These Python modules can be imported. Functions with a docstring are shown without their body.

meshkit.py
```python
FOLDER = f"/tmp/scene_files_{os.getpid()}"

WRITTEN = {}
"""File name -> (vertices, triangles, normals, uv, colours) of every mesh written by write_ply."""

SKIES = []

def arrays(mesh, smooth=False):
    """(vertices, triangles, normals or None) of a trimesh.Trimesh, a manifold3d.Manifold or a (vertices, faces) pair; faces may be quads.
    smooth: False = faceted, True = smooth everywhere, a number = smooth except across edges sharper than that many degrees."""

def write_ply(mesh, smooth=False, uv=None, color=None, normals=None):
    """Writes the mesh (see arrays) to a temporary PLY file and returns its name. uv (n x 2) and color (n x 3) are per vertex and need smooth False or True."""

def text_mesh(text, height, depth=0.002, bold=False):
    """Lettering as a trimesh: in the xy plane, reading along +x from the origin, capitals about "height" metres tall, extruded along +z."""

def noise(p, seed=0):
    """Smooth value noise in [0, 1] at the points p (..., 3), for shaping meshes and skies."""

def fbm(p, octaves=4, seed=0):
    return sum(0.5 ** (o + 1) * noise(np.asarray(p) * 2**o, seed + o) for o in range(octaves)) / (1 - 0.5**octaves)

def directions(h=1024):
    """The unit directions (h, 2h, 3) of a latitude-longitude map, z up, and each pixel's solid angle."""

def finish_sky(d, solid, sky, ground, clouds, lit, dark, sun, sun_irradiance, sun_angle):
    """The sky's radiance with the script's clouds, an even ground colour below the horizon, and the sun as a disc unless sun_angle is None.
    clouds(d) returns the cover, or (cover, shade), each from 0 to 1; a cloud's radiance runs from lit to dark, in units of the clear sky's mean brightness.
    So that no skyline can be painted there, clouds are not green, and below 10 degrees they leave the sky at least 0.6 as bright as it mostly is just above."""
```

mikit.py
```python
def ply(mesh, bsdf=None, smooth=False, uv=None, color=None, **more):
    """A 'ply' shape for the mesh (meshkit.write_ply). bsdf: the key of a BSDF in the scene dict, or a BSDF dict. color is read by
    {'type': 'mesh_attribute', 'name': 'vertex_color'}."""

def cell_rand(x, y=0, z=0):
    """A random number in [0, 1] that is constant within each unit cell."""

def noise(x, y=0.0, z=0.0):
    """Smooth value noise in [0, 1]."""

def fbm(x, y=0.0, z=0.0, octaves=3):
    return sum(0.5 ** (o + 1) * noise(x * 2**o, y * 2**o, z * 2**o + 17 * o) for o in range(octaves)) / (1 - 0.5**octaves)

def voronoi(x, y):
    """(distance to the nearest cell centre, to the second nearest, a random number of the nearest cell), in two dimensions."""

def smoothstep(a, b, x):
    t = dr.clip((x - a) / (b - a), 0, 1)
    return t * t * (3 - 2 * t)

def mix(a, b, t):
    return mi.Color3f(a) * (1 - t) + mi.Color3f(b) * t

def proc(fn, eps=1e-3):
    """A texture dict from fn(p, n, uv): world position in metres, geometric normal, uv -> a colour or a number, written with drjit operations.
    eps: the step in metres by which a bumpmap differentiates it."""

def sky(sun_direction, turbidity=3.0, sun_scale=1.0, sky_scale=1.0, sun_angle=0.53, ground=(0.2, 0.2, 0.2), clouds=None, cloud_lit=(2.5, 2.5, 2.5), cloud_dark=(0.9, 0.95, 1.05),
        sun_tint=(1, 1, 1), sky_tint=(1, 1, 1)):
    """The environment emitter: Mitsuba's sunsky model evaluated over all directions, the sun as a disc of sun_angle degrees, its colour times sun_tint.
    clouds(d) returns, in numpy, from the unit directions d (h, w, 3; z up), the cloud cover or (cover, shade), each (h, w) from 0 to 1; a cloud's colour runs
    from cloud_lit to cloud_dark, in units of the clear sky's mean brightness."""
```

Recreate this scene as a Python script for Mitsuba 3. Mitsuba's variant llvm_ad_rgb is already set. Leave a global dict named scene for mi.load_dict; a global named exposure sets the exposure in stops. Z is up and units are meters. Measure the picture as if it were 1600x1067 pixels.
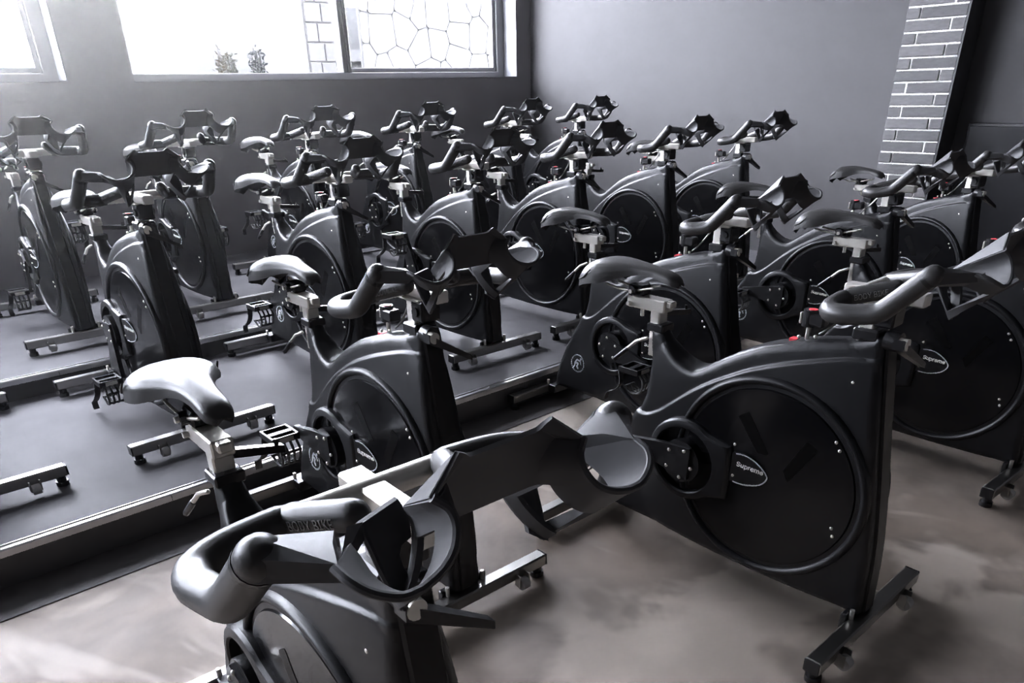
import math, random, numpy as np, trimesh, mitsuba as mi, mikit, meshkit
import drjit as dr
from scipy.spatial import Delaunay, cKDTree
import shapely
from shapely.geometry import Polygon, Point, LineString, box as sbox
from shapely import affinity
T = mi.ScalarTransform4f
rng = random.Random(7)
scene, labels = {'type': 'scene'}, {}

# ------------------------------------------------------------------ camera
CAM_H = 1.2627
FWD = np.array([-0.670801, 0.575377, -0.467939]); UP = np.array([-0.337860, 0.324596, 0.883452])
FPX, PPX, PPY = 1146.74, 789.62, 749.03
scene['camera'] = {
    'type': 'perspective', 'fov': math.degrees(2 * math.atan(800 / FPX)), 'fov_axis': 'x', 'near_clip': 0.05, 'far_clip': 200.0,
    'principal_point_offset_x': (800 - PPX) / 1600, 'principal_point_offset_y': (533.5 - PPY) / 1067,
    'to_world': T().look_at(origin=[0, 0, CAM_H], target=(np.array([0, 0, CAM_H]) + FWD).tolist(), up=UP.tolist())}
# ------------------------------------------------------------------ sky and exposure
exposure = 0.0
SKY = 740.0
def cloud_cover(d):
    n = meshkit.fbm(d * 3.0, 4, 3)
    return 0.93 + 0.07 * n, 0.25 * n
scene['sky'] = mikit.sky([0.75, -0.35, 0.75], turbidity=4.0, sun_scale=0.0, sky_scale=SKY, clouds=cloud_cover, cloud_lit=(0.96, 0.98, 1.10), cloud_dark=(0.78, 0.82, 0.95), ground=(0.25, 0.25, 0.25))

# ------------------------------------------------------------------ materials
def mat(key, **kw):
    scene[key] = {'type': 'twosided', 'bsdf': {'type': 'principled', **kw}}
def rgb(*c):
    return {'type': 'rgb', 'value': list(c)}
def tex(key, fn, rough=0.5, bump=None, bump_scale=0.001, eps=1e-3, **kw):
    b = {'type': 'principled', 'base_color': mikit.proc(fn), 'roughness': rough if not callable(rough) else mikit.proc(rough), **kw}
    if bump is not None:
        b = {'type': 'bumpmap', 'arbitrary': mikit.proc(bump, eps), 'scale': bump_scale, 'bsdf': b}
    scene[key] = {'type': 'twosided', 'bsdf': b}
N, F = mikit.noise, mikit.fbm
def floor_col(p, n, uv):
    wx, wy = p.x + 0.25 * F(p.x * 2.0, p.y * 2.0, 11.0, octaves=3), p.y + 0.25 * F(p.x * 2.0 + 7, p.y * 2.0, 12.0, octaves=3)
    a = mikit.smoothstep(0.30, 0.70, F(wx * 1.4, wy * 1.4, 2.0, octaves=5))
    b = F(wx * 7.0 + 9, wy * 7.0, 5.0, octaves=5)
    s = mikit.smoothstep(0.53, 0.66, F(wx * 3.0 + 3, wy * 2.4 + 1, 8.0, octaves=5))
    d = mikit.smoothstep(0.58, 0.72, F(wx * 2.2 + 21, wy * 2.8 + 13, 4.0, octaves=5))
    st = mikit.smoothstep(0.60, 0.78, F(wx * 3.0 - wy * 9.0, wx * 1.5 + wy * 2.0, 9.0, octaves=4))
    c = mikit.mix((0.1200, 0.1025, 0.0890), (0.2700, 0.2450, 0.2250), a) * (0.50 + 1.0 * b)
    c = mikit.mix(c, (0.4250, 0.3950, 0.3600), s * 0.6)
    c = mikit.mix(c, (0.3500, 0.3300, 0.3100), st * 0.45)
    return mikit.mix(c, (0.0850, 0.0725, 0.0640), d * 0.6) * mi.Color3f(0.98, 0.93, 0.87)
def floor_rough(p, n, uv):
    return 0.40 + 0.20 * F(p.x * 3.1, p.y * 3.1, 1.0, octaves=4)
tex('m_floor', floor_col, floor_rough, specular=0.12)
def plat_col(p, n, uv):
    a = mikit.smoothstep(0.2, 0.8, F(p.x * 1.7 + 4, p.y * 1.7, 3.0, octaves=5)); b = F(p.x * 6.0, p.y * 6.0, 6.0, octaves=5)
    return mikit.mix((0.036, 0.0355, 0.038), (0.060, 0.059, 0.062), a) * (0.80 + 0.40 * b)
def plat_rough(p, n, uv):
    return 0.42 + 0.16 * F(p.x * 4.0, p.y * 4.0, 2.0, octaves=4)
tex('m_platform', plat_col, plat_rough, specular=0.04)
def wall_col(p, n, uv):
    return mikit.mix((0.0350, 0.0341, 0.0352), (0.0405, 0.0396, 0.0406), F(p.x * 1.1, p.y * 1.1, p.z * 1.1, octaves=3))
def wall_bump(p, n, uv):
    return F(p.x * 60, p.y * 60, p.z * 60, octaves=2)
tex('m_wall_grey', wall_col, 0.6, specular=0.2)
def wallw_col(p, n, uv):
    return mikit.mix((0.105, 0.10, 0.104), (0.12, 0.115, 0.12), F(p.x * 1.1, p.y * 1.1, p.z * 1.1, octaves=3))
tex('m_wall_dark', wallw_col, 0.6, specular=0.3)
mat('m_wall_far', base_color=rgb(0.035, 0.035, 0.036), roughness=0.7)
mat('m_ceiling', base_color=rgb(0.10, 0.10, 0.10), roughness=0.8)
mat('m_riser', base_color=rgb(0.030, 0.029, 0.030), roughness=0.5)
mat('m_shadow_strip', base_color=rgb(0.0275, 0.0250, 0.0240), roughness=0.6, specular=0.3)  # dark colour of the painted shadow below the platform step
mat('m_trim_black', base_color=rgb(0.008, 0.008, 0.009), roughness=0.6)
mat('m_glossy_black', base_color=rgb(0.010, 0.010, 0.011), roughness=0.22)
mat('m_frame', base_color=rgb(0.13, 0.13, 0.135), roughness=0.5)
mat('m_frame_dark', base_color=rgb(0.012, 0.012, 0.013), roughness=0.4)
mat('m_reveal', base_color=rgb(0.13, 0.13, 0.14), roughness=0.6)
scene['m_glass'] = {'type': 'thindielectric', 'int_ior': 1.5}
def brick_mat(key, c):
    def fn(p, n, uv):
        a = F(p.x * 40, p.y * 40, p.z * 90, octaves=3)
        return mi.Color3f(*c) * (0.72 + 0.56 * a)
    tex(key, fn, 0.75)
for k, c in enumerate([(0.0525, 0.0500, 0.0525), (0.0650, 0.0625, 0.0640), (0.0450, 0.0440, 0.0450), (0.0750, 0.0725, 0.0740)]):
    brick_mat(f'm_brick_{k}', c)
mat('m_mortar', base_color=rgb(0.60, 0.595, 0.60), roughness=0.85)
mat('m_alu', base_color=rgb(0.42, 0.42, 0.43), roughness=0.30, metallic=1.0)
mat('m_alu_groove', base_color=rgb(0.10, 0.10, 0.11), roughness=0.5)
# bike
mat('m_shell', base_color=rgb(0.0020, 0.0021, 0.0025), roughness=0.40, specular=0.18)
mat('m_shell_dark', base_color=rgb(0.003, 0.003, 0.0032), roughness=0.35, specular=0.15)
mat('m_smoked', base_color=rgb(0.002, 0.002, 0.0022), roughness=0.15, specular=0.15)
mat('m_fly', base_color=rgb(0.001, 0.001, 0.001), roughness=0.30, specular=0.06)
mat('m_grip', base_color=rgb(0.016, 0.0155, 0.015), roughness=0.42, specular=0.24)
mat('m_console', base_color=rgb(0.030, 0.030, 0.031), roughness=0.50, specular=0.12)
mat('m_saddle', base_color=rgb(0.014, 0.0135, 0.013), roughness=0.42, specular=0.22)
mat('m_saddle_groove', base_color=rgb(0.30, 0.30, 0.30), roughness=0.28, specular=0.6)
mat('m_chrome', base_color=rgb(0.56, 0.54, 0.50), roughness=0.34, metallic=0.55, specular=0.6)
mat('m_steel', base_color=rgb(0.24, 0.235, 0.225), roughness=0.30, metallic=1.0)
mat('m_black_metal', base_color=rgb(0.003, 0.003, 0.0033), roughness=0.33, specular=0.25)
mat('m_wheel', base_color=rgb(0.35, 0.34, 0.33), roughness=0.5)
mat('m_rubber', base_color=rgb(0.010, 0.010, 0.010), roughness=0.7)
mat('m_print', base_color=rgb(0.9, 0.9, 0.92), roughness=0.5)
mat('m_print_dim', base_color=rgb(0.45, 0.47, 0.52), roughness=0.5)
mat('m_print_grip', base_color=rgb(0.14, 0.14, 0.14), roughness=0.5)
mat('m_red', base_color=rgb(0.55, 0.03, 0.04), roughness=0.5)
# outside
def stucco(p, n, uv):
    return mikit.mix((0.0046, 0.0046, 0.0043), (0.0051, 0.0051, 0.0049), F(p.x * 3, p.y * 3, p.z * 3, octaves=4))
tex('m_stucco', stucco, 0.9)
def stone_fn(c):
    def fn(p, n, uv):
        return mi.Color3f(*c) * (0.85 + 0.3 * F(p.x * 14, p.y * 14, p.z * 14, octaves=4))
    return fn
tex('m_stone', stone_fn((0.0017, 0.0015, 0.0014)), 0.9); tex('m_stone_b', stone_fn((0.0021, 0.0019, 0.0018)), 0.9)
mat('m_joint', base_color=rgb(0.0008, 0.0008, 0.0007), roughness=0.9)
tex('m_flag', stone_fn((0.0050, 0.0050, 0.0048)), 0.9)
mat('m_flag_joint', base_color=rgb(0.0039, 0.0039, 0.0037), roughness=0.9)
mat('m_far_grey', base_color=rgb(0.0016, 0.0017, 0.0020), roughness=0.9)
mat('m_white', base_color=rgb(0.0060, 0.0060, 0.0060), roughness=0.6)
mat('m_ground_out', base_color=rgb(0.45, 0.44, 0.42), roughness=0.9)
def leafm(key, c):
    c = [v * 0.0130 for v in c]
    scene[key] = {'type': 'principledthin', 'base_color': rgb(*c), 'roughness': 0.5, 'diff_trans': 0.6}
leafm('m_leaf_a', (0.62, 0.52, 0.34)); leafm('m_leaf_b', (0.48, 0.52, 0.42)); leafm('m_leaf_c', (0.50, 0.55, 0.56))

# ------------------------------------------------------------------ mesh helpers
def box(x0, x1, y0, y1, z0, z1, bevel=0.0):
    if bevel <= 0:
        m = trimesh.creation.box([x1 - x0, y1 - y0, z1 - z0]); m.apply_translation([(x0 + x1) / 2, (y0 + y1) / 2, (z0 + z1) / 2]); return m
    pts = []
    for sx, cx in ((1, x0), (-1, x1)):
        for sy, cy in ((1, y0), (-1, y1)):
            for sz, cz in ((1, z0), (-1, z1)):
                pts += [[cx, cy + sy * bevel, cz + sz * bevel], [cx + sx * bevel, cy, cz + sz * bevel], [cx + sx * bevel, cy + sy * bevel, cz]]
    return trimesh.convex.convex_hull(np.array(pts))
def hull(pts):
    return trimesh.convex.convex_hull(np.asarray(pts, float))
def cat(*ms):
    return trimesh.util.concatenate([m for m in ms if m is not None])
def smooth_path(pts, n=8):
    """Catmull-Rom through the points."""
    p = np.asarray(pts, float); p = np.vstack([2 * p[0] - p[1], p, 2 * p[-1] - p[-2]]); out = []
    for i in range(1, len(p) - 2):
        for t in np.linspace(0, 1, n, endpoint=False):
            a, b, c, d = p[i - 1], p[i], p[i + 1], p[i + 2]
            out.append(0.5 * ((2 * b) + (-a + c) * t + (2 * a - 5 * b + 4 * c - d) * t * t + (-a + 3 * b - 3 * c + d) * t ** 3))
    return np.vstack([out, p[-2]])
def tube(pts, r, sides=14, caps=True, flat=1.0):
    p = np.asarray(pts, float); n = len(p); r = np.broadcast_to(r, (n,))
    t = np.gradient(p, axis=0); t /= np.linalg.norm(t, axis=1, keepdims=True) + 1e-12
    a = np.cross(t[0], [0, 0, 1.0]); a = a if np.linalg.norm(a) > 1e-3 else np.array([1.0, 0, 0]); a /= np.linalg.norm(a)
    V = []; ang = np.arange(sides) * 2 * np.pi / sides
    for i in range(n):
        a = a - t[i] * (a @ t[i]); a /= np.linalg.norm(a); b = np.cross(t[i], a)
        V.append(p[i] + r[i] * (np.cos(ang)[:, None] * a + flat * np.sin(ang)[:, None] * b))
    V = np.vstack(V); Fc = []
    for i in range(n - 1):
        for j in range(sides):
            k = (j + 1) % sides
            Fc += [[i * sides + j, i * sides + k, (i + 1) * sides + k], [i * sides + j, (i + 1) * sides + k, (i + 1) * sides + j]]
    if caps:
        V = np.vstack([V, p[0], p[-1]]); c0, c1 = len(V) - 2, len(V) - 1
        for j in range(sides):
            k = (j + 1) % sides
            Fc += [[c0, k, j], [c1, (n - 1) * sides + j, (n - 1) * sides + k]]
    m = trimesh.Trimesh(V, Fc, process=False); m.fix_normals(); return m
def rtube(pts, r, **k):
    """Tube with rounded ends."""
    p = np.asarray(pts, float); d0 = p[0] - p[1]; d0 /= np.linalg.norm(d0); d1 = p[-1] - p[-2]; d1 /= np.linalg.norm(d1)
    q = [p[0] + d0 * r * s for s in (0.98, 0.8, 0.45)] + list(p) + [p[-1] + d1 * r * s for s in (0.45, 0.8, 0.98)]
    rr = [r * 0.2, r * 0.6, r * 0.89] + [r] * len(p) + [r * 0.89, r * 0.6, r * 0.2]
    return tube(q, rr, **k)
def cyl(a, b, r, sides=14):
    return tube([a, b], r, sides)
def ball(c, r, sub=1, s=(1, 1, 1)):
    m = trimesh.creation.icosphere(sub, r); m.apply_scale(s); m.apply_translation(c); return m
def prism_xz(poly, y0, y1):
    """Extrude a polygon of the (x, z) plane from y0 to y1."""
    m = trimesh.creation.extrude_polygon(poly, abs(y1 - y0), engine='earcut')
    v = m.vertices; m.vertices = np.c_[v[:, 0], min(y0, y1) + v[:, 2], v[:, 1]]; m.fix_normals(); return m
def grid_sheet(G, th):
    """A sheet through a grid of points (m, n, 3), th thick, closed."""
    G = np.asarray(G, float); m, n = G.shape[:2]
    du, dv = np.gradient(G, axis=0), np.gradient(G, axis=1)
    nn = np.cross(du, dv); nn /= np.linalg.norm(nn, axis=2, keepdims=True) + 1e-12
    A, B = (G + nn * th / 2).reshape(-1, 3), (G - nn * th / 2).reshape(-1, 3)
    ix = np.arange(m * n).reshape(m, n); o = m * n; f = []
    for i in range(m - 1):
        for j in range(n - 1):
            a, b, c, d = ix[i, j], ix[i, j + 1], ix[i + 1, j + 1], ix[i + 1, j]
            f += [[a, b, c], [a, c, d], [o + a, o + c, o + b], [o + a, o + d, o + c]]
    rim = list(ix[0, :]) + list(ix[1:, -1]) + list(ix[-1, -2::-1]) + list(ix[-2:0:-1, 0])
    for a, b in zip(rim, rim[1:] + rim[:1]):
        f += [[a, o + a, o + b], [a, o + b, b]]
    t = trimesh.Trimesh(np.vstack([A, B]), f, process=False); trimesh.repair.fix_normals(t); return t
def mirror(m):
    k = m.copy(); k.vertices = k.vertices * [1, -1, 1]; k.faces = k.faces[:, ::-1]; return k
def rotz(m, a, c=(0, 0, 0)):
    m.apply_transform(trimesh.transformations.rotation_matrix(a, [0, 0, 1], c)); return m

used = {}
def numbered(name):
    if name not in used:
        used[name] = 0; return name
    used[name] += 1; return f'{name}_{used[name]:03d}'
def put(name, mesh, m, parent=None, smooth=False, to_world=None, **lab):
    key = numbered((parent + '__' if parent else '') + name)
    scene[key] = mikit.ply(mesh, m, smooth=smooth)
    if to_world is not None: scene[key]['to_world'] = to_world
    if lab: labels[key] = lab
    return key
def struct(name, mesh, m, label=None, parent=None, **k):
    key = put(name, mesh, m, parent, **k)
    if parent is None: labels[key] = {'kind': 'structure', **({'label': label} if label else {})}
    return key

# ------------------------------------------------------------------ room
XW, YW, YB, ZC = -5.56, 5.2, 5.0, 3.9
X1, Y0 = 3.6, -6.2
FZ = 0.032
struct('floor', box(-6.0, X1, Y0, YW, -0.1, FZ), 'm_floor', 'polished grey-brown concrete floor with pale worn patches')
FZ = 0.032
PX1, PZ1, PX2, PZ2 = -2.255, 0.147, -3.575, 0.233
p1 = struct('platform', box(XW, PX1 - 0.012, Y0, YW, FZ, PZ1), 'm_platform', 'lower grey platform tier with a metal edge strip')
p2 = struct('platform', box(XW, PX2 - 0.012, Y0, YW, PZ1, PZ2), 'm_platform', 'upper grey platform tier along the window wall')
struct('riser', box(PX1 - 0.0119, PX1 - 0.002, Y0, YW, FZ, PZ1 - 0.012), 'm_riser', parent=p1)
struct('shadow_strip', box(PX1 - 0.002, -2.087, Y0, YW, FZ, FZ + 0.0025), 'm_shadow_strip', parent=p1)  # shadow of the platform step, painted as a dark strip on the floor
struct('riser', box(PX2 - 0.0119, PX2 - 0.002, Y0, YW, PZ1, PZ2 - 0.012), 'm_riser', parent=p2)
for (px, pz, par) in ((PX1, PZ1, p1), (PX2, PZ2, p2)):
    prof = Polygon([(-0.040, -0.001), (-0.040, 0.003), (-0.036, 0.005), (-0.030, 0.005), (-0.027, 0.002), (-0.015, 0.002), (-0.012, 0.005), (-0.004, 0.005), (0.001, 0.001), (0.002, -0.018), (-0.002, -0.018), (-0.002, -0.001)])
    y = -0.9
    while y < YW - 0.01:
        y2 = min(y + 0.715, YW)
        m = prism_xz(prof, y + 0.001, y2 - 0.001); m.apply_translation([px, 0, pz])
        k = put('nosing', m, 'm_alu', par)
        for ys in (y + 0.08, y + 0.355, y + 0.63):
            if ys < y2: put('screw', ball([px - 0.021, ys, pz + 0.002], 0.0055, 1, (1, 1, 0.45)), 'm_alu', k, smooth=True)
        y = y2
# --- window wall (plane x = XW, 0.3 thick) with its two openings and an added, unseen third
WT = 0.32
OPEN = [(1.741, 5.035, 1.365, 3.6), (-1.95, 1.355, 1.372, 3.6), (-5.60, -2.25, 1.372, 3.6)]
wall = sbox(Y0, 0.0, YW + 0.3, ZC)
for (a, b, c, d) in OPEN: wall = wall.difference(sbox(a, c, b, d))
m = trimesh.creation.extrude_polygon(wall, WT, engine='earcut'); v = m.vertices
m.vertices = np.c_[XW - WT + v[:, 2], v[:, 0], v[:, 1]]; m.fix_normals()
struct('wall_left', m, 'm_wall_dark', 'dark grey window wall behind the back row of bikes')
GX = XW - 0.22
def window(name, op, mull, sash_y):
    a, b, c, d = op
    fr = cat(box(GX - 0.05, GX + 0.05, a, a + 0.05, c, d, 0.004), box(GX - 0.05, GX + 0.05, b - 0.085, b, c, d, 0.004), box(GX - 0.05, GX + 0.05, a, b, c, c + 0.052, 0.004), box(GX - 0.05, GX + 0.05, a, b, d - 0.05, d, 0.004))
    w = struct(name, fr, 'm_frame', 'window with light grey metal frame in the dark wall')
    struct('reveal', cat(box(XW - WT + 0.001, XW - 0.001, b - 0.006, b - 0.001, c + 0.001, d - 0.001), box(XW - WT + 0.001, XW + 0.004, a + 0.001, b - 0.001, c + 0.001, c + 0.008)), 'm_reveal', parent=w)
    struct('mullion', box(GX - 0.05, GX + 0.05, mull - 0.03, mull + 0.008, c + 0.05, d - 0.05, 0.004), 'm_white', parent=w)
    struct('mullion_edge', box(GX - 0.045, GX + 0.062, mull + 0.009, mull + 0.036, c + 0.05, d - 0.05, 0.003), 'm_frame_dark', parent=w)
    y0, y1 = mull + 0.036, b - 0.086
    struct('sash', cat(box(GX - 0.02, GX + 0.03, y1 - 0.03, y1, c + 0.053, d - 0.05, 0.003), box(GX - 0.02, GX + 0.03, y0, y1, c + 0.053, c + 0.083, 0.003), box(GX - 0.02, GX + 0.03, y0, y1, d - 0.08, d - 0.05, 0.003)), 'm_frame', parent=w)
    for (u0, u1) in ((a + 0.05, mull - 0.03), (y0, y1)):
        g = trimesh.Trimesh([[GX, u0, c + 0.05], [GX, u1, c + 0.05], [GX, u1, d - 0.05], [GX, u0, d - 0.05]], [[0, 1, 2], [0, 2, 3]], process=False)
        struct('pane', g, 'm_glass', parent=w)
    return w
window('window_1', OPEN[0], 3.40, True)
window('window_2', OPEN[1], -0.30, True)
window('window_3', OPEN[2], -3.90, True)  # added out of view to bring more daylight to floor and side wall
# --- back wall with the brick pilaster
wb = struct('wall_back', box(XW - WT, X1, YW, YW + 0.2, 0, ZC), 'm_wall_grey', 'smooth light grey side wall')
BX0, BX1 = -2.197, -1.874
pil = struct('pilaster', box(BX0 + 0.002, BX1 - 0.002, YB + 0.004, YW - 0.001, FZ, ZC), 'm_mortar', parent=wb)
bm = {}
row, z = 0, 0.068
while z < ZC - 0.06:
    seg = [(BX0, BX0 + 0.073), (BX0 + 0.082, BX1)] if row % 2 == 0 else [(BX0, BX1 - 0.077), (BX1 - 0.068, BX1)]
    for (a, b) in seg:
        pr = rng.uniform(-0.003, 0.003)
        m = box(a, b, YB + pr, YW - 0.002, z, z + 0.0535, 0.0025)
        put('brick', m, f'm_brick_{rng.randrange(4)}', pil)
    z += 0.0625; row += 1
struct('trim_1', box(BX1 + 0.0005, BX1 + 0.012, YB + 0.0, YW - 0.001, FZ, ZC), 'm_trim_black', 'black right side of the brick pilaster')  # thin black layer over the right side of the pilaster
struct('wall_right', box(X1, X1 + 0.2, Y0, YW, 0, ZC), 'm_wall_far')
struct('wall_front', box(XW - WT, X1, Y0 - 0.2, Y0, 0, ZC), 'm_wall_far')
struct('ceiling', box(XW - WT, X1 + 0.2, Y0 - 0.2, YW + 0.2, ZC, ZC + 0.2), 'm_ceiling')
# --- black cabinet to the right of the pilaster
cb = 'cabinet'
put('body', box(-1.79, -0.25, YW - 0.03, YW - 0.002, FZ, 1.034, 0.004), 'm_trim_black', cb)
for a, b in ((-1.775, -1.27), (-1.26, -0.76), (-0.75, -0.265)):
    put('door', box(a, b, YW - 0.042, YW - 0.0305, 0.062, 1.018, 0.003), 'm_glossy_black', cb)
labels[cb] = {'label': 'black waist-high glossy panel against the grey wall right of the brick pilaster', 'category': 'panel'}

# ------------------------------------------------------------------ added haze imitating the glare of the windows
hx, hy, hz = np.linspace(XW, X1, 24), np.linspace(Y0, YW, 28), np.linspace(0, ZC, 8)
gz, gy, gx = np.meshgrid(hz, hy, hx, indexing='ij')
dens = 0.03 + 0.97 * np.clip((2.6 - gy) / 3.4, 0, 1) ** 1.3 * np.clip((-0.6 - gx) / 2.2, 0, 1)
dens = dens * (0.30 + 0.9 * np.clip((gz - 0.7) / 1.0, 0, 1))  # density shaped to imitate window bloom: thicker higher up and to the left
dens = np.clip(dens, 0, 1).astype(np.float32)[..., None]
VX = T().translate([XW - 0.05, Y0 - 0.05, -0.05]).scale([X1 - XW + 0.1, YW - Y0 + 0.1, ZC + 0.1])
GLARE_HAZE = {'type': 'heterogeneous', 'scale': 0.095, 'sigma_t': {'type': 'gridvolume', 'grid': mi.VolumeGrid(dens), 'to_world': VX},
        'albedo': {'type': 'rgb', 'value': [0.93, 0.95, 0.99]}, 'phase': {'type': 'hg', 'g': 0.75}}
scene['haze'] = GLARE_HAZE
scene['glare_haze'] = {'type': 'cube', 'to_world': T().translate([(XW + X1) / 2 - 0.02, (Y0 + YW + 0.1) / 2, ZC / 2]).scale([(X1 - XW) / 2 + 0.05, (YW - Y0) / 2 + 0.1, ZC / 2 + 0.05]),
                        'bsdf': {'type': 'null'}, 'interior': {'type': 'ref', 'id': 'haze'}}
labels['glare_haze'] = {'label': 'thin haze added in the room to imitate the glare of the windows', 'category': 'haze', 'kind': 'stuff'}
scene['camera']['medium'] = {'type': 'ref', 'id': 'haze'}

# ------------------------------------------------------------------ outside
EX, SC = -14.0, 1.75
oy = lambda y: y * SC
oz = lambda z: CAM_H + (z - CAM_H) * SC
ZT = 2.9                                # top of the walls across the yard
struct('ground_outside', box(-34, XW - WT - 0.001, -24, 30, -0.3, -0.05), 'm_ground_out', 'pale paving outside the windows')
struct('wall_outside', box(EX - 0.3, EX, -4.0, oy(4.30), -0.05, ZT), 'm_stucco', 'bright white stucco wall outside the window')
sp = 'stone_pillar'
put('core', box(EX - 0.3, EX, oy(4.303), oy(4.62), -0.05, ZT), 'm_joint', sp)
z, r_ = -0.05, 0
while z < ZT - 0.05:
    h = 0.31
    cuts = [4.305, 4.44, 4.618] if r_ % 2 else [4.305, 4.50, 4.618]
    for a, b in zip(cuts, cuts[1:]):
        put('stone', box(EX - 0.02, EX + 0.03 + rng.uniform(0, .012), oy(a) + 0.009, oy(b) - 0.009, z + 0.01, min(z + h, ZT) - 0.01, 0.012), rng.choice(['m_stone', 'm_stone_b']), sp)
    z += h; r_ += 1
labels[sp] = {'label': 'beige stone block pillar seen through the window left of the mullion', 'category': 'pillar'}
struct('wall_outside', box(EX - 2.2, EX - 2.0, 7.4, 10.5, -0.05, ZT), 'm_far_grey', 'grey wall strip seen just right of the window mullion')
struct('trim_2', box(EX - 2.0, EX - 1.9, 7.9, 10.5, 1.90, 2.12), 'm_white', 'white ledge on the grey wall outside')
# flagstone cladding with thin dark joints
fc = 'stone_cladding'
FY0, FY1 = oy(4.97), oy(8.2)
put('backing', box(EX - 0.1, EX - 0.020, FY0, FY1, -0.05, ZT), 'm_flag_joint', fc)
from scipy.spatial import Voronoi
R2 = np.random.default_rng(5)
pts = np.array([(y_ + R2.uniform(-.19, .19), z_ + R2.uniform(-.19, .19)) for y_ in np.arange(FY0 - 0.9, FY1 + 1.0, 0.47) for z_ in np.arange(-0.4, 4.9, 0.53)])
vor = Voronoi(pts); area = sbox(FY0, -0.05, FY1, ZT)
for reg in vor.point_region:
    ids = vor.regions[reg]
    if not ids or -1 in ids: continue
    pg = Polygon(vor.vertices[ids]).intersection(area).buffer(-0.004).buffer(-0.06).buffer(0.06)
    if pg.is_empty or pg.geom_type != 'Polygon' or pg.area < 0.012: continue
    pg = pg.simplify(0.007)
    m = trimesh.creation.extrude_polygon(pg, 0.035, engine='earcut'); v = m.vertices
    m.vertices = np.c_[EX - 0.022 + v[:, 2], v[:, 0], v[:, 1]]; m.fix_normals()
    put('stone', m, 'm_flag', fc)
labels[fc] = {'label': 'white irregular stone cladding with thin dark joints seen through the right window pane', 'category': 'wall cladding'}
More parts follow.
